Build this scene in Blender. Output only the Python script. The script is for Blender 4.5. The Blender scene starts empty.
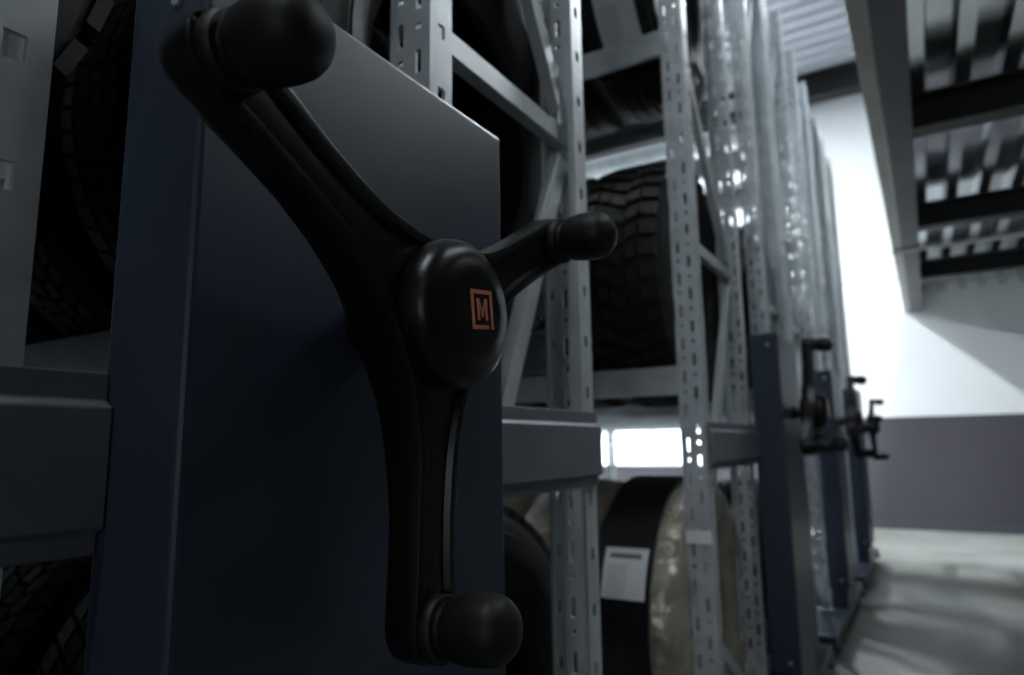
import bpy, bmesh, math, random
from mathutils import Vector, Matrix
random.seed(7)
S = 0.35            # one layout unit in metres
FZ = -2.3           # floor height in layout units, measured from the camera
D = bpy.data
COL = bpy.context.scene.collection
sc = bpy.context.scene

def W(x, y, z):     # layout units -> world metres (floor at z = 0)
    return Vector((x * S, y * S, (z - FZ) * S))

# ------------------------------------------------------------------ camera
cd = D.cameras.new('camera'); cam = D.objects.new('camera', cd); COL.objects.link(cam)
cd.sensor_width = 36.0; cd.lens = 24.0; cd.clip_start = 0.02; cd.clip_end = 100
YAW, PIT, ROL = math.radians(31.0), math.radians(9.0), math.radians(-0.85)
fw = Vector((-math.sin(YAW) * math.cos(PIT), math.cos(YAW) * math.cos(PIT), math.sin(PIT)))
rt = Vector((math.cos(YAW), math.sin(YAW), 0)); up = rt.cross(fw)
rt = math.cos(ROL) * rt + math.sin(ROL) * up; up = rt.cross(fw)
m = Matrix((rt, up, -fw)).transposed().to_4x4(); m.translation = W(0, 0, 0)
cam.matrix_world = m
cd.dof.use_dof = True; cd.dof.focus_distance = 1.27 * S; cd.dof.aperture_fstop = 5.6
sc.camera = cam

# ------------------------------------------------------------------ world, exposure
w = D.worlds.new('world'); sc.world = w; w.use_nodes = True
w.node_tree.nodes['Background'].inputs[0].default_value = (.75, .85, 1, 1)
w.node_tree.nodes['Background'].inputs[1].default_value = 0.05
sc.view_settings.view_transform = 'Standard'; sc.view_settings.look = 'None'
sc.view_settings.gamma = 1; sc.view_settings.use_curve_mapping = False
sc.view_settings.exposure = 0.0
AISLE = (95, 22, 400); BACK_A = 1200; BACK_B = 1100; GAP = 28; UNDER = 15      # tube radiance
PANE = 3.0          # daylight in the far window, also the added glow behind the camera

# ------------------------------------------------------------------ materials
def mat(name, col, rough=.5, metal=0, var=0, vscale=8, bump=0, bscale=60, spec=.5, emit=0, coord='Object', rvar=0):
    mt = D.materials.new(name); mt.use_nodes = True; nt = mt.node_tree; N = nt.nodes; L = nt.links
    b = N['Principled BSDF']
    b.inputs['Base Color'].default_value = (*col, 1); b.inputs['Roughness'].default_value = rough
    b.inputs['Metallic'].default_value = metal; b.inputs['Specular IOR Level'].default_value = spec
    tc = N.new('ShaderNodeTexCoord')
    if emit:
        b.inputs['Emission Color'].default_value = (*col, 1); b.inputs['Emission Strength'].default_value = emit
    if var or rvar:
        n = N.new('ShaderNodeTexNoise'); n.inputs['Scale'].default_value = vscale; n.inputs['Detail'].default_value = 6
        L.new(tc.outputs[coord], n.inputs['Vector'])
        if var:
            r = N.new('ShaderNodeValToRGB')
            r.color_ramp.elements[0].position = .3; r.color_ramp.elements[1].position = .7
            r.color_ramp.elements[0].color = (*[c * (1 - var) for c in col], 1)
            r.color_ramp.elements[1].color = (*[min(1, c * (1 + var)) for c in col], 1)
            L.new(n.outputs['Fac'], r.inputs[0]); L.new(r.outputs[0], b.inputs['Base Color'])
        if rvar:
            mr = N.new('ShaderNodeMapRange'); mr.inputs['To Min'].default_value = rough - rvar; mr.inputs['To Max'].default_value = rough + rvar
            L.new(n.outputs['Fac'], mr.inputs[0]); L.new(mr.outputs[0], b.inputs['Roughness'])
    if bump:
        n2 = N.new('ShaderNodeTexNoise'); n2.inputs['Scale'].default_value = bscale; n2.inputs['Detail'].default_value = 3
        L.new(tc.outputs[coord], n2.inputs['Vector'])
        bp = N.new('ShaderNodeBump'); bp.inputs['Strength'].default_value = bump; bp.inputs['Distance'].default_value = .02
        L.new(n2.outputs['Fac'], bp.inputs['Height']); L.new(bp.outputs[0], b.inputs['Normal'])
    return mt

M = {}
M['galv'] = mat('galvanised_steel', (.46, .50, .52), .42, .25, .16, 14, rvar=.08)
M['brace'] = mat('brace_steel', (.48, .52, .54), .42, .25, .12, 14)
M['navy'] = mat('navy_powder_coat', (.024, .034, .055), .38, 0, .10, 5, .06, 900, spec=.33)
M['grey_navy'] = mat('slate_beam_paint', (.12, .13, .15), .45, 0, .22, 9)
M['black'] = mat('black_plastic', (.006, .006, .0065), .30, 0, 0, 5, .04, 1200, spec=.30)
M['grip'] = mat('black_grip', (.008, .008, .0085), .5, 0, 0, 5, .05, 1500, spec=.3)
M['rubber'] = mat('tyre_rubber', (.012, .012, .013), .55, 0, .25, 20, spec=.3)
M['rubber2'] = mat('tyre_rubber_worn', (.014, .0135, .013), .6, 0, .3, 15, spec=.3)
M['wrap'] = mat('beige_plastic_wrap', (.34, .315, .255), .2, .2, .25, 10, 1.0, 15)
M['band'] = mat('black_film_band', (.010, .010, .012), .32, 0, 0, 5, .2, 30)
M['orange'] = mat('orange_print', (.66, .20, .13), .5)
M['screw'] = mat('zinc_screw', (.6, .62, .65), .3, .9)
M['white_wall'] = mat('white_wall_panel', (.80, .82, .84), .6, 0, .02, 2)
M['band_wall'] = mat('violet_grey_wall_paint', (.065, .06, .075), .5, 0, .06, 2)
M['skirt'] = mat('dark_skirting', (.06, .07, .08), .45)
M['joint'] = mat('panel_joint', (.10, .10, .11), .6)
M['plain_wall'] = mat('grey_wall', (.30, .31, .33), .7, 0, .05, 2)
M['roof'] = mat('white_roof_sheet', (.60, .63, .67), .45, .1, .04, 3)
M['deck'] = mat('galvanised_deck', (.55, .58, .60), .2, 1, .12, 6, rvar=.06)
M['steel_black'] = mat('black_steel_beam', (.012, .012, .014), .5, 0, .2, 6)
M['fascia'] = mat('grey_fascia', (.13, .125, .14), .55, 0, .12, 3)
M['trim_y'] = mat('pale_fascia_trim', (.50, .49, .44), .5, 0, .12, 6)
def tube_mat(st):
    k = f'tube_{st}'
    if k not in M:
        M[k] = mat('lamp_tube', (.9, .9, .9), .5, emit=st)
        M[k].node_tree.nodes['Principled BSDF'].inputs['Emission Color'].default_value = (.88, .95, 1, 1)
    return k
M['pane'] = mat('glowing_pane', (.9, .95, 1), .2, emit=PANE)
M['lamp_body'] = mat('white_lamp_housing', (.7, .7, .7), .4)
M['rail'] = mat('floor_rail_steel', (.2, .2, .21), .4, .7)
M['wire'] = mat('dark_wire', (.05, .06, .055), .5, .2)
M['tag'] = mat('white_tag', (.8, .8, .8), .5)

def floor_mat():
    mt = D.materials.new('concrete_floor'); mt.use_nodes = True; nt = mt.node_tree; N = nt.nodes; L = nt.links
    b = N['Principled BSDF']; b.inputs['Roughness'].default_value = .38
    tc = N.new('ShaderNodeTexCoord')
    n = N.new('ShaderNodeTexNoise'); n.inputs['Scale'].default_value = 1.1; n.inputs['Detail'].default_value = 8; n.inputs['Roughness'].default_value = .6
    L.new(tc.outputs['Object'], n.inputs['Vector'])
    r = N.new('ShaderNodeValToRGB'); e = r.color_ramp.elements
    e[0].position = .35; e[0].color = (.16, .165, .145, 1); e[1].position = .68; e[1].color = (.34, .345, .325, 1)
    L.new(n.outputs['Fac'], r.inputs[0]); L.new(r.outputs[0], b.inputs['Base Color'])
    n2 = N.new('ShaderNodeTexNoise'); n2.inputs['Scale'].default_value = 2.3; n2.inputs['Detail'].default_value = 4
    L.new(tc.outputs['Object'], n2.inputs['Vector'])
    mr = N.new('ShaderNodeMapRange'); mr.inputs['To Min'].default_value = .42; mr.inputs['To Max'].default_value = .7
    L.new(n2.outputs['Fac'], mr.inputs[0]); L.new(mr.outputs[0], b.inputs['Roughness'])
    return mt
M['floor'] = floor_mat()

def label_mat():        # white sticker with grey printed rows
    mt = D.materials.new('printed_label'); mt.use_nodes = True; nt = mt.node_tree; N = nt.nodes; L = nt.links
    b = N['Principled BSDF']; b.inputs['Roughness'].default_value = .45
    uv = N.new('ShaderNodeUVMap'); uv.uv_map = 'UVMap'
    sx = N.new('ShaderNodeSeparateXYZ'); L.new(uv.outputs[0], sx.inputs[0])
    def mth(op, a, bb):
        q = N.new('ShaderNodeMath'); q.operation = op
        for i, v in enumerate((a, bb)):
            if isinstance(v, (int, float)): q.inputs[i].default_value = v
            else: L.new(v, q.inputs[i])
        return q.outputs[0]
    u, v = sx.outputs[0], sx.outputs[1]
    bar = mth('MULTIPLY', mth('MULTIPLY', mth('GREATER_THAN', v, .78), mth('LESS_THAN', v, .88)),
              mth('MULTIPLY', mth('GREATER_THAN', u, .12), mth('LESS_THAN', u, .86)))
    wv = mth('GREATER_THAN', mth('FRACT', mth('MULTIPLY', v, 14), 0), .62)
    rows = mth('MULTIPLY', mth('MULTIPLY', wv, mth('LESS_THAN', v, .68)), mth('MULTIPLY', mth('GREATER_THAN', u, .1), mth('LESS_THAN', u, .55)))
    rows = mth('MULTIPLY', rows, .45)
    ink = mth('MAXIMUM', bar, rows)
    mx = N.new('ShaderNodeMix'); mx.data_type = 'RGBA'
    mx.inputs[6].default_value = (.78, .79, .82, 1); mx.inputs[7].default_value = (.16, .16, .18, 1)
    L.new(ink, mx.inputs[0]); L.new(mx.outputs[2], b.inputs['Base Color'])
    return mt
M['label'] = label_mat()

# ------------------------------------------------------------------ mesh helpers (layout units in, metres out)
class MB:
    def __init__(s): s.v = []; s.f = []; s.uv = None
    def add(s, vs, fs):
        o = len(s.v); s.v += [tuple(p) for p in vs]; s.f += [tuple(i + o for i in q) for q in fs]; return s
    def box(s, x0, x1, y0, y1, z0, z1):
        return s.add([(x, y, z) for z in (z0, z1) for y in (y0, y1) for x in (x0, x1)],
                     [(0, 2, 3, 1), (4, 5, 7, 6), (0, 1, 5, 4), (2, 6, 7, 3), (0, 4, 6, 2), (1, 3, 7, 5)])
    def prism(s, poly, axis, a, b):          # polygon in the two other axes, extruded from a to b
        def P(p, t): return {'x': (t, p[0], p[1]), 'y': (p[0], t, p[1]), 'z': (p[0], p[1], t)}[axis]
        n = len(poly)
        return s.add([P(p, a) for p in poly] + [P(p, b) for p in poly],
                     [tuple(range(n))[::-1], tuple(range(n, 2 * n))] + [(i, (i + 1) % n, n + (i + 1) % n, n + i) for i in range(n)])
    def lathe(s, prof, n=32, axis='x', a0=0, a1=2 * math.pi, closed=False):     # prof: (position along axis, radius)
        full = abs(a1 - a0 - 2 * math.pi) < 1e-6
        m_ = n if full else n + 1; k = len(prof); vs = []
        for i in range(m_):
            a = a0 + (a1 - a0) * i / n; c, q = math.cos(a), math.sin(a)
            for (t, r) in prof:
                vs.append({'x': (t, r * c, r * q), 'y': (r * c, t, r * q), 'z': (r * c, r * q, t)}[axis])
        fs = []
        for i in range(n):
            j = (i + 1) % m_
            for q in range(k if closed else k - 1):
                q2 = (q + 1) % k
                fs.append((i * k + q, i * k + q2, j * k + q2, j * k + q))
        return s.add(vs, fs)
    def bar(s, p, q, w_, h_, nrm=(1, 0, 0), u=False):      # rectangular (or U) bar from p to q
        p, q, nrm = Vector(p), Vector(q), Vector(nrm); t = (q - p).normalized(); b = t.cross(nrm).normalized()
        if u:
            th = h_ * .16
            pr = [(-w_/2, 0), (w_/2, 0), (w_/2, h_), (w_/2 - th, h_), (w_/2 - th, th), (-w_/2 + th, th), (-w_/2 + th, h_), (-w_/2, h_)]
        else:
            pr = [(-w_/2, -h_/2), (w_/2, -h_/2), (w_/2, h_/2), (-w_/2, h_/2)]
        vs = [e + b * a + nrm * c for e in (p, q) for (a, c) in pr]; n = len(pr)
        fs = [(i, (i + 1) % n, n + (i + 1) % n, n + i) for i in range(n)]
        fs += ([(0, 1, 4, 5), (1, 2, 3, 4), (0, 5, 6, 7), (n+0, n+5, n+4, n+1), (n+1, n+4, n+3, n+2), (n+0, n+7, n+6, n+5)] if u
               else [(3, 2, 1, 0), (4, 5, 6, 7)])
        return s.add(vs, fs)
    def mesh(s, name, smooth=None):
        me = D.meshes.new(name); me.from_pydata([(x * S, y * S, z * S) for x, y, z in s.v], [], s.f)
        bm = bmesh.new(); bm.from_mesh(me); bmesh.ops.remove_doubles(bm, verts=bm.verts, dist=1e-6)
        bmesh.ops.recalc_face_normals(bm, faces=bm.faces); bm.to_mesh(me); bm.free()
        if smooth is not None:
            me.polygons.foreach_set('use_smooth', [True] * len(me.polygons)); me.set_sharp_from_angle(angle=math.radians(smooth))
        return me
    def build(s, name, m_, parent=None, smooth=None, bevel=0, seg=2):
        return obj(name, s.mesh(name, smooth), m_, parent, bevel, seg)

def obj(name, me, m_=None, parent=None, bevel=0, seg=2):
    o = D.objects.new(name, me); COL.objects.link(o)
    if m_ and not me.materials: me.materials.append(M[m_])
    if parent: o.parent = parent
    if bevel:
        b = o.modifiers.new('bevel', 'BEVEL'); b.width = bevel * S; b.segments = seg; b.limit_method = 'ANGLE'; b.angle_limit = math.radians(40)
        b.harden_normals = False
    return o
def tag(o, label, cat, group=None):
    o['label'] = label; o['category'] = cat
    if group: o['group'] = group
    return o
def struct(o): o['kind'] = 'structure'; return o
def empty(name, loc, rot=(0, 0, 0)):
    e = D.objects.new(name, None); COL.objects.link(e); e.location = loc; e.rotation_euler = rot; e.empty_display_size = .05
    return e
O0 = W(0, 0, 0)
def at0(o): o.location = O0; return o        # meshes drawn in camera-origin layout units

# ------------------------------------------------------------------ the building
XL, XR, YB, YF, ZR = -17.0, 13.0, -9.0, 21.0, 10.6
struct(at0(MB().box(XL - .3, XR + .3, YB - .3, YF + .3, FZ - .4, FZ).build('floor', 'floor')))
wb = struct(at0(MB().box(XL - .3, XR + .3, YF, YF + .3, FZ, 4.32).box(XL - .3, XR + .3, YF, YF + .3, 4.36, ZR + .6).box(XL, XR, YF + .03, YF + .28, 4.30, 4.38).build('wall_back', 'white_wall')))
at0(MB().box(XL, XR, YF + .012, YF + .04, 4.325, 4.355).build('joint_strip', 'joint')).parent = None
js = D.objects['joint_strip']; js.name = 'trim_2'; struct(js)
WX0, WX1, WZ0, WZ1 = -9.8, -5.2, -.70, 0.46
bw = MB()
for (a, b, c, e) in ((XL, WX0, FZ, .60), (WX1, XR, FZ, .60), (WX0, WX1, FZ, WZ0), (WX0, WX1, WZ1, .60)):
    bw.box(a, b, YF - .05, YF + .02, c, e)
struct(at0(bw.build('trim_1', 'band_wall')))
struct(at0(MB().box(XL, XR, YF - .09, YF - .05, FZ, FZ + .20).build('baseboard_back', 'skirt')))
wn = struct(at0(MB().box(WX0, WX1, YF - .10, YF - .01, WZ0, WZ0 + .07).box(WX0, WX1, YF - .10, YF - .01, WZ1 - .07, WZ1)
    .box(WX0, WX0 + .07, YF - .10, YF - .01, WZ0, WZ1).box(WX1 - .07, WX1, YF - .10, YF - .01, WZ0, WZ1)
    .box(-7.53, -7.47, YF - .09, YF - .02, WZ0, WZ1).build('window_1', 'lamp_body')))
for (a, b) in ((WX0 + .07, -7.53), (-7.47, WX1 - .07)):
    MB().box(a, b, YF - .05, YF - .04, WZ0 + .07, WZ1 - .07).build('pane', 'pane', wn)
struct(at0(MB().box(XL - .3, XL, YB, YF, FZ, ZR + .6).build('wall_left', 'plain_wall')))
struct(at0(MB().box(XR, XR + .3, YB, YF, FZ, ZR + .6).build('wall_right', 'plain_wall')))
struct(at0(MB().box(XL - .3, XR + .3, YB - .3, YB, FZ, ZR + .6).build('wall_front', 'plain_wall')))
w2 = struct(at0(MB().box(1.6, 4.6, YB, YB + .09, -1.2, -1.1).box(1.6, 4.6, YB, YB + .09, 2.3, 2.4).box(1.6, 1.7, YB, YB + .09, -1.1, 2.3).box(4.5, 4.6, YB, YB + .09, -1.1, 2.3).box(3.06, 3.14, YB, YB + .08, -1.1, 2.3).build('added_glow_panel', 'lamp_body')))  # framed glow added behind the camera to draw a highlight on the housing corner
for (a, b) in ((1.7, 3.06), (3.14, 4.5)):
    MB().box(a, b, YB + .02, YB + .03, -1.1, 2.3).build('pane', 'pane', w2)

def corrugated(a0, a1, pitch, depth, z, along, b0, b1, frac=(.30, .12)):
    """trapezoidal sheet with ribs along one axis"""
    pts = []; p = a0; fl, sl = frac
    while p < a1:
        pts += [(p, z), (p + pitch * (fl), z), (p + pitch * (fl + sl), z + depth), (p + pitch * (1 - sl), z + depth)]; p += pitch
    pts.append((p, z)); mb = MB(); n = len(pts); th = .02
    if along == 'x':
        vs = [(b, q[0], q[1]) for b in (b0, b1) for q in pts] + [(b, q[0], q[1] + th) for b in (b0, b1) for q in pts]
    else:
        vs = [(q[0], b, q[1]) for b in (b0, b1) for q in pts] + [(q[0], b, q[1] + th) for b in (b0, b1) for q in pts]
    fs = []
    for i in range(n - 1):
        fs += [(i, i + 1, n + i + 1, n + i), (2 * n + i, 3 * n + i, 3 * n + i + 1, 2 * n + i + 1)]
    return mb.add(vs, fs)
struct(at0(corrugated(YB, YF, .52, .16, ZR, 'x', XL, XR).build('ceiling', 'roof')))
def ibeam(axis, c, a, b, z0, z1, w_, fl=.05, web=.04):
    pr = [(c - w_/2, z0), (c + w_/2, z0), (c + w_/2, z0 + fl), (c + web/2, z0 + fl), (c + web/2, z1 - fl), (c + w_/2, z1 - fl),
          (c + w_/2, z1), (c - w_/2, z1), (c - w_/2, z1 - fl), (c - web/2, z1 - fl), (c - web/2, z0 + fl), (c - w_/2, z0 + fl)]
    return MB().prism(pr, axis, a, b)
for y in (-4.0, 8.3, 20.6):
    o = at0(ibeam('x', y, XL, XR, ZR - .75, ZR, .5, .07, .06).build('roof_beam', 'steel_black'))
    struct(o); o.name = 'trim_3'

# mezzanine: edge beam, pale trim angle, cross beams, profiled deck
ME = 3.4
mz = struct(at0(MB().box(-.10, .17, YB + .1, YF - .01, ME, ME + .62).build('mezzanine_edge_beam', 'fascia', bevel=.01)))
struct(at0(MB().box(-.245, -.102, YB + .1, YF - .02, ME + .0, ME + .03).box(-.245, -.225, YB + .1, YF - .02, ME + .03, ME + .8).build('trim_4', 'trim_y')))
for y in (.3, 4.5, 8.72, 12.95, 17.2):
    struct(at0(ibeam('x', y, .172, XR - .05, 3.47, 3.88, .30, .04, .035).build('mezzanine_cross_beam', 'steel_black')))
struct(at0(corrugated(.18, XR - .4, .43, .17, 3.885, 'y', YB + .1, YF - .02, (.34, .08)).build('mezzanine_deck', 'deck')))
struct(at0(MB().box(.15, XR - .05, YB + .1, YF - .02, 4.085, 4.3).build('mezzanine_slab', 'plain_wall')))
# conduit clipped under the mezzanine deck
cnd = MB().bar((-.30, 13.9, 3.37), (XR - 1, 13.9, 3.42), .05, .05, (0, 1, 0)).build('conduit', 'lamp_body')
at0(cnd); tag(cnd, 'thin pale conduit running across under the mezzanine beams', 'conduit')
for x in (-1.9, -5.6, -10.2):
    struct(at0(MB().box(x - .08, x + .08, YB + 1, 16.2, FZ, FZ + .03).build('floor_rail', 'rail')))

# ------------------------------------------------------------------ lamps (long tubes in open housings)
def lamp(x, y, z, ln, label, power, along='y', top=ZR):
    r = empty('tube_lamp', W(x, y, z), (0, 0, 0 if along == 'y' else math.pi / 2))
    tag(r, label, 'lamp', 'tube lamps under the roof')
    MB().prism([(-.17, -.055), (-.10, .16), (.10, .16), (.17, -.055), (.155, -.055), (.125, .06), (-.125, .06), (-.155, -.055)], 'y', -ln/2, ln/2).box(-.165, .165, -ln/2 - .01, -ln/2, -.055, .16).box(-.165, .165, ln/2, ln/2 + .01, -.055, .16).build('housing', 'lamp_body', r)
    for s in (-1, 1):
        MB().lathe([(-ln/2 + .05, 0), (-ln/2 + .05, .045), (ln/2 - .05, .045), (ln/2 - .05, 0)], 8, 'y').build('tube', tube_mat(power), r, 40).location = (s * .075 * S, 0, -.01 * S)
        MB().bar((0, s * ln * .35, .16), (0, s * ln * .35, top - z - .02), .02, .02).build('hanger', 'steel_black', r)
for i, y in enumerate((-2.5, 4.4, 12.2)):
    lamp((-.62, .7, .7)[i], y, 9.6, 4.0, ('tube lamp above the aisle behind the viewer', 'tube lamp high above the nearest hand wheel', 'tube lamp high above the aisle beside the far racks')[i], AISLE[i])
lamp(-7.0, 14.6, 10.05, 3.4, 'tube lamp above the back passage, nearer the aisle', BACK_A)
lamp(-10.2, 16.6, 7.0, 3.4, 'lower hung tube lamp at the far left of the back passage', BACK_B)
lamp(-6.5, 3.6, 9.2, 6.0, 'tube lamp above the open gap between the first two racks', GAP, along='x')

lamp(.72, 2.9, 3.22, 2.0, 'tube lamp hung under the mezzanine deck, right of the viewer', UNDER, top=3.9)

# ------------------------------------------------------------------ rack building blocks
PITCH = .221
def upright_mesh(name, sgn, z0, z1, holes=True):
    """open channel: web across x at y = 0, flanges run towards sgn*y; aisle flange at x = 0"""
    fl, wb_ = .11, .155
    sl = [0, .038, .074, fl, fl + .030, fl + .052, fl + wb_ - .052, fl + wb_ - .030, fl + wb_, fl + wb_ + .036, fl + wb_ + .072, 2 * fl + wb_]
    H = [(1, 0.02, .24), (9, 0.02, .24), (4, .10, .20), (4, .42, .78), (6, .60, .70), (6, .90, 1.0), (6, .0, .28)]   # band, from, to (in pitches)
    frs = sorted({0, 1} | {h[1] for h in H} | {h[2] for h in H}); zs = []
    n = int((z1 - z0) / PITCH)
    for k in range(n): zs += [z0 + (k + f) * PITCH for f in frs[:-1]]
    zs.append(z0 + n * PITCH)
    if not holes: zs = [z0, z1]
    def P(s_):
        if s_ <= fl: return (0, sgn * (fl - s_))
        if s_ <= fl + wb_: return (-(s_ - fl), 0)
        return (-wb_, sgn * (s_ - fl - wb_))
    mb = MB(); vs = [(*P(s_), z) for z in zs for s_ in sl]; k = len(sl); fs = []
    for j in range(len(zs) - 1):
        mid = ((zs[j] + zs[j + 1]) / 2 - z0) / PITCH % 1
        for i in range(k - 1):
            if holes and any(h[0] == i and h[1] < mid < h[2] for h in H): continue
            fs.append((j * k + i, j * k + i + 1, (j + 1) * k + i + 1, (j + 1) * k + i))
    return mb.add(vs, fs).mesh(name)
TOP = 6.0
UP = {s: upright_mesh('upright', s, FZ + .28, TOP) for s in (-1, 1)}
UPP = {s: upright_mesh('upright', s, FZ + .28, TOP, False) for s in (-1, 1)}
for me in list(UP.values()) + list(UPP.values()): me.materials.append(M['galv'])

FX = (-1.23, -6.4, -11.5)                 # aisle faces of the three frames of a rack
LEV = (-1.93, .51, 2.95, 5.39)            # tops of the shelf beams
UY = ((0.0, 1), (1.35, -1), (2.40, 1), (3.54, -1))   # web position of the four uprights and flange direction
shelf_me = {}
def shelf_beam_mesh(x0, x1):
    k = (x0, x1)
    if k not in shelf_me:
        pr = [(0, 0), (.055, 0), (.055, -.19), (.02, -.19), (.02, -.175), (.040, -.160), (.040, -.03), (0, -.03)]
        mb = MB().prism([(p[0] - .0275, p[1]) for p in pr], 'x', x0, x1)
        shelf_me[k] = mb.mesh('shelf_beam'); shelf_me[k].materials.append(M['galv'])
    return shelf_me[k]

def rack(y0, label, mesh_end=False):
    r = empty('mobile_tyre_rack', W(-1.23, y0, FZ)); tag(r, label, 'rack', 'mobile tyre racks')
    base = Vector((1.23 * S, 0, -0 * S))
    off = lambda x, y, z: ((x + 1.23) * S, y * S, (z - FZ) * S)
    def P(o, x=0, y=0, z=0): o.location = off(x, y, z); return o
    for fi, fx in enumerate(FX):
        for (uy, sg) in UY:
            o = obj('upright', (UP if fi < 2 else UPP)[sg], None, r); P(o, fx, uy, 0)
            sd = o.modifiers.new('sheet', 'SOLIDIFY'); sd.thickness = .012 * S; sd.offset = 0
        for (ya, yb) in ((.012, 1.338), (2.412, 3.528)):
            x = fx - .075
            # horizontal ties and zigzag braces inside the frame
            for z in ((1.40,) if fi == 0 else (1.40, 3.9)):
                P(MB().bar((x, ya, z), (x, yb, z), .085, .06, (-1, 0, 0), True).build('frame_tie', 'brace', r))
            for (a, b) in ((-.95, 1.28), (3.25, 1.52), (3.45, 5.45), (-1.15, -1.95)):
                P(MB().bar((x + .004, ya + .05, a), (x + .004, yb - .05, b), .08, .055, (-1, 0, 0), True).build('brace', 'brace', r))
    for li, z in enumerate(LEV):
        for (ya, sg) in ((.03, 1), (1.32, -1), (2.43, 1), (3.51, -1)):
            for k in range(2):
                if k == 1 and li == 0: continue
                o = obj('shelf_beam', shelf_beam_mesh(FX[k] - .16, FX[k + 1] - .005), None, r)
                P(o, 0, ya, z); o.scale = (1, -sg, 1)
    # cross beam over the end of the rack, in two lengths either side of the drive housing
    for (ya, yb) in ((.02, 1.480), (2.449, 3.53)):
        pr = [(-1.222, .135), (-1.205, .135), (-1.205, .085), (-1.185, .075), (-1.185, -.125), (-1.205, -.135), (-1.205, -.17), (-1.222, -.17)]
        P(MB().prism([(p[0], p[1]) for p in pr], 'y', ya, yb).build('cross_beam', 'grey_navy', r, bevel=.004))
    # drive housing
    h = P(MB().box(-1.229, -1.0, 1.482, 2.447, -1.79, .90).build('drive_housing', 'navy', r, bevel=.014, seg=3))
    for (x, z) in ((-1.08, .80), (-1.08, -1.70)):
        o = MB().lathe([(0, 0), (-.006, .006), (-.006, .013), (-.001, .016), (0, .016)], 14, 'y').build('screw', 'screw', h, 40)
        o.location = (x * S, 1.4815 * S, z * S)
    # carriage: side channel, bumper and wheels on the floor rails
    P(MB().box(-1.42, -1.02, .10, 3.47, -2.14, -2.035).build('carriage', 'navy', r, bevel=.01))
    P(MB().box(-1.22, -1.03, 1.50, 2.42, -2.034, -1.80).build('gear_box', 'navy', r, bevel=.01))
    for y in (.16, 3.2):
        P(MB().box(-1.40, -.995, y, y + .22, -2.20, -2.141).build('bumper', 'navy', r, bevel=.01))
    for x in (-1.9, -5.6, -10.2):
        P(MB().box(x - .14, x + .14, .03, 3.51, -2.14, -2.035).build('carriage_beam', 'grey_navy', r))
        for y in (.5, 3.15):
            P(MB().lathe([(-.05, 0), (-.05, .115), (.05, .115), (.05, 0)], 18, 'x').build('carriage_wheel', 'steel_black', r, 40), x, y, FZ + .03 + .116)
    if mesh_end:
        mb = MB()
        for k in range(14):
            y = .12 + k * .25
            if 1.47 < y < 2.46: continue
            mb.box(-1.228, -1.218, y, y + .012, .95, 5.6)
        for k in range(30):
            z = .97 + k * .155
            mb.box(-1.218, -1.208, .05, 3.5, z, z + .012)
        P(mb.build('wire_mesh_panel', 'wire', r))['kind'] = 'stuff'
    return r
RY = (-.83, 4.44, 8.11, 11.78)
RN = ('nearest rack', 'second rack', 'third rack', 'farthest rack')
rack(RY[0], 'nearest mobile tyre rack of grey perforated steel with navy drive housing')
rack(RY[1], 'second mobile tyre rack beyond the open gap, with wrapped tyres at the bottom')
rack(RY[2], 'third mobile tyre rack along the aisle, closed up against the second')
rack(RY[3], 'farthest mobile tyre rack, with wire mesh on its end', True)

# ------------------------------------------------------------------ hand wheels
ARM = .582
def arm_mesh():
    # loft along +u (radial); section in t (across) and n (away from the housing)
    st = []
    R = ARM; tip = .064
    for i in range(11):          # flared root that runs into the next arm, then a near parallel arm
        t = i / 10; u = (1-t)**2 * .0725 + 2*t*(1-t) * .183 + t*t * .32; hw_ = (1-t)**2 * .1256 + 2*t*(1-t) * .062 + t*t * .060
        st.append((u, 2 * hw_, .214 - .010 * t, .086 + .028 * t))
    for (u, k) in ((.38, .118), (.44, .118), (.50, .122), (.535, .126), (R, .128)):
        st.append((u, k, .202, .120))
    for a in (20, 40, 60, 75, 86):
        q = math.radians(a); st.append((R + tip * math.sin(q), .128 * math.cos(q), .202 - .012 * (1 - math.cos(q)), .120 + .012 * (1 - math.cos(q))))
    mb = MB(); rings = []
    for (u, w_, f, b) in st:
        h = w_ / 2; k = min(1, w_ / .1); r1, r2, r3, g = .008 * k, .024 * k, .030 * k, .012 * k
        ring = [(-h * .80, b), (-h * .98, b + .012), (-h * 1.04, b + (f - b) * .35), (-h * 1.02, b + (f - b) * .75), (-h + .001, f - r1), (-h + r1 * .45, f - r1 * .2), (-h + r1 * 1.2, f), (-h + r2, f - .001), (-h + r3, f - g)]
        ring += [(0, f - g * .75)] + [(-a, c) for (a, c) in reversed(ring)]
        rings.append([(u, t, n) for (t, n) in ring])
    k = len(rings[0]); vs = [p for r in rings for p in r]; fs = []
    for i in range(len(rings) - 1):
        for j in range(k):
            fs.append((i * k + j, i * k + (j + 1) % k, (i + 1) * k + (j + 1) % k, (i + 1) * k + j))
    fs += [tuple(range(k))[::-1], tuple(range((len(rings) - 1) * k, len(rings) * k))]
    return mb.add(vs, fs)
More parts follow.
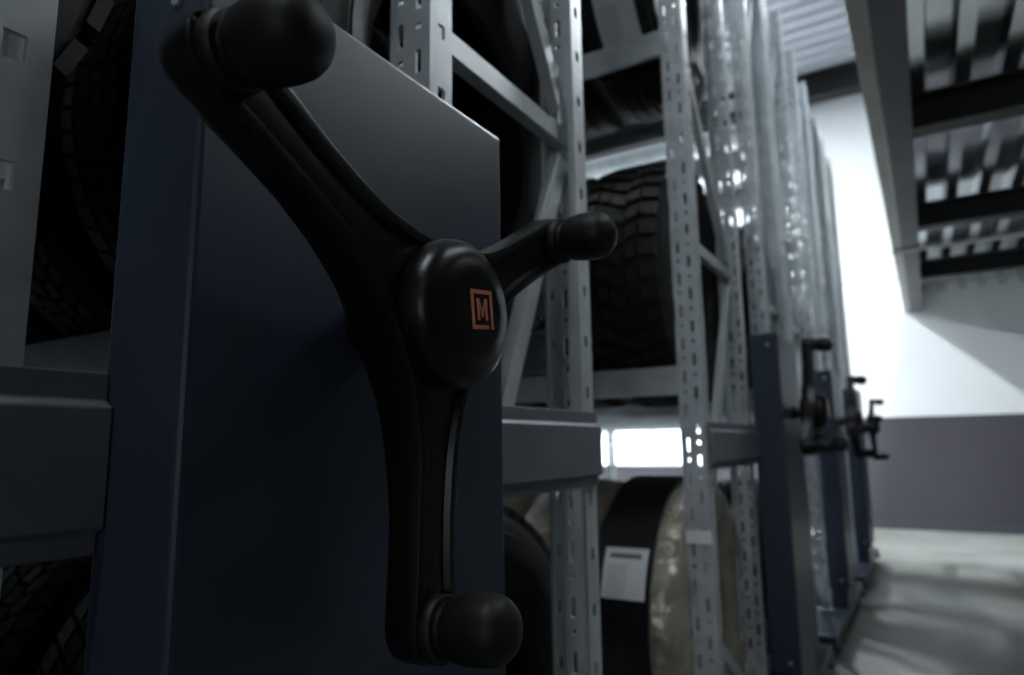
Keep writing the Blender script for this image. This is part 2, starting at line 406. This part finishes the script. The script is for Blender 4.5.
def wheel(y0, rot, label, logo=True):
    # local axes of the root: X = layout y (right), Y = layout z (up), Z = out of the housing (+x)
    r = D.objects.new('hand_wheel', None); COL.objects.link(r); r.empty_display_size = .05
    mw = Matrix(((0, 0, 1), (1, 0, 0), (0, 1, 0))).to_4x4(); mw.translation = W(-.9985, y0, .254); r.matrix_world = mw
    tag(r, label, 'hand wheel', 'three-armed hand wheels')
    MB().lathe([(0, 0), (0, .06), (.03, .06), (.035, .05), (.10, .05)], 32, 'z').build('shaft', 'black', r, 40)
    hub = MB().lathe([(.07, 0), (.07, .10), (.085, .125), (.205, .132), (.210, .140), (.216, .145), (.236, .1465), (.254, .143), (.268, .134), (.277, .122), (.282, .110), (.2835, .100), (.2875, .094), (.2895, .07), (.290, 0)], 64, 'z').build('hub', 'black', r, 50)
    if logo:
        mb = MB(); z0, z1 = .286, .2912
        for (a, b, c, e) in ((-.039, -.030, -.043, .043), (-.030, .030, .034, .043), (.031, .039, -.043, .043), (-.030, .019, -.043, -.034)):
            mb.box(a, b, c, e, z0, z1)
        for pl in (((-.019, -.024), (-.011, -.024), (-.011, .024), (-.019, .024)), ((.011, -.024), (.019, -.024), (.019, .024), (.011, .024)),
                   ((-.011, .024), (-.011, .009), (-.0005, -.018), (.0005, -.018), (.011, .009), (.011, .024), (0, -.003))):
            mb.prism(pl, 'z', z0, z1)
        lg = mb.build('logo', 'orange', hub); lg['label'] = 'orange letter M in an open square frame'
        lg.location = (.010 * S, .004 * S, 0); lg.rotation_euler = (0, 0, math.radians(7)); lg.scale = (.92, .88, 1)
    am = arm_mesh(); 
    kn = [(0, 0), (0, .058), (.006, .0605), (.020, .0605), (.026, .056), (.028, .046), (.036, .044), (.040, .047), (.043, .053), (.052, .057), (.08, .061), (.108, .062), (.130, .060), (.146, .054), (.158, .044), (.167, .029), (.171, .014), (.172, 0)]
    for k in range(3):
        a = math.radians(rot + 120 * k)
        o = am.build('arm', 'black', r, 45) if k == 0 else obj('arm', ame, None, r)
        if k == 0:
            ame = o.data
        o.rotation_euler = (0, 0, a)
        o = MB().lathe(kn, 32, 'z').build('knob', 'grip', r, 40) if k == 0 else obj('knob', kme, None, r)
        if k == 0: kme = o.data
        o.location = (math.cos(a) * ARM * S, math.sin(a) * ARM * S, .198 * S)
        o.rotation_euler = (Matrix.Rotation(a, 3, 'Z') @ Matrix.Rotation(math.radians(-6), 3, 'Y')).to_euler()
    return r
wheel(1.06, 28.9, 'large black three-armed hand wheel with orange M logo, closest to the viewer')
wheel(RY[1] + 1.97, 90, 'black hand wheel on the second rack, one arm pointing straight up')
wheel(RY[2] + 1.96, 72, 'black hand wheel on the third rack, between two other far wheels')
wheel(RY[3] + 1.96, 49, 'smallest black hand wheel, farthest down the aisle against the wall')

# ------------------------------------------------------------------ tyres
HW = .31
def tyre_parts(R, hw, style):
    k = R / .95; ri = .54 * k
    pr = [(-.20, ri), (-.235, ri + .01), (-.25, ri + .035), (-.262, ri + .05), (-.285, ri + .10), (-.300, ri + .16), (-.296, ri + .165), (-.306, ri + .20), (-.308, ri + .24), (-.300, ri + .29),
          (-.292, ri + .295), (-.288, ri + .33), (-.268, R - .045), (-.235, R - .032)]
    pr = [(x * hw / .31, r) for x, r in pr]
    outer = pr + [(0, R - .026)] + [(-x, r) for x, r in reversed(pr)]
    inner = [(.19 * hw / .31, ri + .012), (.25 * hw / .31, ri + .12), (.25 * hw / .31, ri + .24), (.20 * hw / .31, R - .09), (-.20 * hw / .31, R - .09), (-.25 * hw / .31, ri + .24), (-.25 * hw / .31, ri + .12), (-.19 * hw / .31, ri + .012)]
    body = MB().lathe(outer + inner, 56, 'x', closed=True).mesh('carcass', 35)
    tr = MB()
    def block(x0, x1, a0, a1, r0=R - .036, r1=R, sk=0):
        vs = []
        for (x, da) in ((x0, 0), (x1, sk)):
            for a in (a0 + da, a1 + da):
                for r in (r0 - (0.012 if abs(x) > .24 else 0), r1 - (.016 if abs(x) > .24 else 0)):
                    vs.append((x * hw / .31, r * math.cos(a), r * math.sin(a)))
        tr.add(vs, [(0, 1, 3, 2), (4, 6, 7, 5), (0, 4, 5, 1), (2, 3, 7, 6), (1, 5, 7, 3), (0, 2, 6, 4)])
    if style == 'lug':
        n = 40; st = 2 * math.pi / n
        for i in range(n):
            a = i * st
            block(.165, .282, a, a + st * .62, sk=st * .12); block(-.282, -.165, a + st * .5, a + st * 1.12, sk=st * .12)
            block(.07, .15, a + st * .25, a + st * .85, sk=-st * .2); block(-.15, -.07, a + st * .75, a + st * 1.35, sk=st * .2)
            block(-.055, .055, a + st * .1, a + st * .7, sk=st * .3)
    else:
        n = 64; st = 2 * math.pi / n
        for i in range(n):
            a = i * st
            for j, (x0, x1) in enumerate(((-.275, -.165), (-.145, -.06), (-.04, .04), (.06, .145), (.165, .275))):
                o_ = (j % 2) * st * .5
                block(x0, x1, a + o_, a + o_ + st * .8, sk=st * .35 * (1 if j < 2 else -1 if j > 2 else 0))
    return body, tr.mesh('tread')
TY = {'lug': tyre_parts(.95, .31, 'lug'), 'road': tyre_parts(.95, .29, 'road'), 'small': tyre_parts(.86, .27, 'road')}
for k, (b, t) in TY.items():
    b.materials.append(M['rubber2' if k == 'lug' else 'rubber']); t.materials.append(M['rubber2' if k == 'lug' else 'rubber'])
RAD = {'lug': .95, 'road': .95, 'small': .86}
def patch(R, x0, x1, a0, a1, name, m_, parent, n=8):
    """curved sticker on the tread, with uv; angles from the -y horizontal upwards"""
    me = D.meshes.new(name); vs = []; fs = []; uvs = []
    for i in range(n + 1):
        a = math.radians(a0 + (a1 - a0) * i / n)
        for rr in (R, R + .006):
            for j, x in enumerate((x0, x1)):
                vs.append((x * S, -rr * math.cos(a) * S, rr * math.sin(a) * S)); uvs.append((j, i / n))
    for i in range(n):
        b = i * 4; c = b + 4
        fs += [(b + 2, b + 3, c + 3, c + 2), (b, c, c + 1, b + 1), (b, b + 2, c + 2, c), (b + 1, c + 1, c + 3, b + 3)]
    fs += [(0, 1, 3, 2), (n * 4, n * 4 + 2, n * 4 + 3, n * 4 + 1)]
    me.from_pydata(vs, [], fs); ul = me.uv_layers.new(name='UVMap')
    for lp in me.loops: ul.data[lp.index].uv = uvs[lp.vertex_index]
    return obj(name, me, m_, parent)
def tyre(ri, fr, lev, x, style, label, lab=None, wrap=False, rot=None, sticker=None):
    """ri rack index, fr 0/1 near or far frame, lev shelf index, x centre"""
    R = RAD[style]; ya, yb = ((.03, 1.32), (2.43, 3.51))[fr]
    yc = (ya + yb) / 2; half = (yb - ya) / 2 - .0275
    zc = LEV[lev] + math.sqrt(R * R - half * half) - .004
    root = empty('wrapped_tyre' if wrap else 'tyre', W(x, RY[ri] + yc, zc), (0, 0, 0))
    tag(root, label, 'tyre', f'tyres stored on the {RN[ri]}')
    rr = random.random() * 6 if rot is None else rot
    if wrap:
        pr = [(-.20, .50), (-.26, .55), (-.30, .66), (-.31, .76), (-.295, .86), (-.25, .925), (-.12, .945), (0, .95)]
        pr = pr + [(-a, b) for a, b in reversed(pr[:-1])]
        mb = MB().lathe(pr + [(.18, .52), (0, .515), (-.18, .52)], 72, 'x', closed=True)
        rnd = random.Random(ri * 7 + int(x * 100))
        ph = [rnd.random() * 6 for _ in range(4)]; vs = []
        for (a, b, c) in mb.v:      # creases in the film
            t = math.atan2(c, b); q = 1 + .006 * math.sin(17 * t + 9 * a + ph[0]) + .005 * math.sin(29 * t - 14 * a + ph[1])
            vs.append((a * (1 + .02 * math.sin(23 * t + ph[2])), b * q, c * q))
        mb.v = vs; mb.build('plastic_wrap', 'wrap', root, 60)
    else:
        for me, nm in zip(TY[style], ('carcass', 'tread')):
            o = obj(nm, me, None, root); o.rotation_euler = (rr, 0, 0)
            if nm == 'tread': o['kind'] = 'stuff'
    if lab:   # (x0, x1, angle0, angle1) sticker
        o = patch(R + .001 if not sticker else R + .022, *lab, 'label_sticker', 'label', root); o['label'] = 'white printed paper label'
    if wrap and sticker:
        pr = [(sticker[0], .925), (sticker[0], .972), (sticker[1], .972), (sticker[1], .925)]
        o = MB().lathe(pr, 72, 'x', closed=True).build('black_band', 'band', root, 40); o['label'] = 'wide black film band'
    return root
# nearest rack
tyre(0, 1, 1, -1.72, 'road', 'big black tyre behind the nearest hand wheel, sidewall towards the aisle')
tyre(0, 1, 1, -2.45, 'road', 'black tyre behind the big one on the middle shelf of the nearest rack')
tyre(0, 1, 0, -1.75, 'road', 'black tyre at the bottom of the nearest rack, beside the lowest knob')
tyre(0, 0, 1, -1.78, 'lug', 'black tyre between the left steel upright and the navy housing')
tyre(0, 0, 0, -1.75, 'lug', 'dark tyre low on the left under the slate cross beam')
tyre(0, 0, 2, -1.80, 'road', 'dark tyre at the top left above the slate beam')
tyre(0, 1, 2, -1.80, 'road', 'black tyre on the upper shelf of the nearest rack, nearest the aisle')
for x in (-2.48, -3.14):
    n_ = 'second' if x > -3 else 'third'
    tyre(0, 0, 1, x, 'road', f'dark tyre {n_} from the aisle on the middle shelf, left of the navy housing')
    tyre(0, 0, 0, x, 'road', f'dark tyre {n_} from the aisle at the lower left under the cross beam')
tyre(0, 1, 0, -2.45, 'road', 'black tyre second from the aisle at the bottom of the nearest rack')
for fr, lv, nm in ((1, 1, 'middle'), (0, 1, 'middle'), (1, 0, 'bottom'), (0, 0, 'bottom'), (0, 2, 'upper'), (1, 2, 'upper')):
    for x in ((-2.48, -3.14) if lv == 2 else (-3.14,) if fr else ()) + (-3.80, -4.46, -5.12, -5.78):
        tyre(0, fr, lv, x, 'road', f'dark tyre deep in the {nm} row of the nearest rack, barely visible behind other tyres')
# second rack
tyre(1, 0, 1, -1.69, 'lug', 'chunky treaded tyre on the middle shelf of the second rack, nearest the aisle', rot=.05)
tyre(1, 0, 1, -2.36, 'road', 'black tyre second from the aisle on the middle shelf of the second rack')
tyre(1, 0, 1, -3.02, 'road', 'black tyre third from the aisle on the middle shelf of the second rack')
tyre(1, 0, 2, -1.70, 'road', 'black tyre with large white label on the upper shelf of the second rack', lab=(-.13, .17, -52, -20))
tyre(1, 0, 2, -2.38, 'road', 'black tyre with white label, second from the aisle on the upper shelf', lab=(-.15, .15, -48, -18))
tyre(1, 0, 2, -3.05, 'road', 'black tyre third from the aisle on the upper shelf of the second rack')
tyre(1, 0, 0, -1.68, 'road', 'beige plastic wrapped tyre with black band and white label, nearest the aisle', lab=(-.20, .09, 15, 34), wrap=True, sticker=(-.27, .12))
tyre(1, 0, 0, -2.36, 'road', 'beige plastic wrapped tyre behind the labelled one, second from the aisle', wrap=True)
tyre(1, 0, 0, -3.02, 'road', 'beige plastic wrapped tyre deepest in the bottom row, third from the aisle', wrap=True)
tyre(1, 1, 1, -1.70, 'road', 'black tyre on the rear half of the second rack behind its navy housing')
tyre(1, 1, 1, -2.38, 'road', 'black tyre second from the aisle on the rear half of the second rack')
tyre(1, 1, 1, -3.06, 'road', 'black tyre third from the aisle on the rear half of the second rack')
tyre(1, 1, 0, -1.72, 'small', 'small black tyre at the bottom rear of the second rack')
# third and farthest racks
tyre(2, 0, 0, -2.45, 'small', 'small black tyre at the bottom of the third rack, front half')
tyre(2, 1, 1, -1.66, 'small', 'small black tyre on the middle shelf of the third rack')
tyre(3, 0, 1, -2.35, 'small', 'small black tyre on the middle shelf of the farthest rack')

# small white tag wrapped round the second rack's first upright
tg = MB().box(-1.39, -1.222, RY[1] - .012, RY[1] - .004, -.63, -.55).build('upright_tag', 'tag'); at0(tg)
rk = [o for o in D.objects if o.name.startswith('mobile_tyre_rack') and 'second' in o['label']][0]
bpy.context.view_layer.update()
tg.parent = rk; tg.matrix_parent_inverse = rk.matrix_world.inverted()
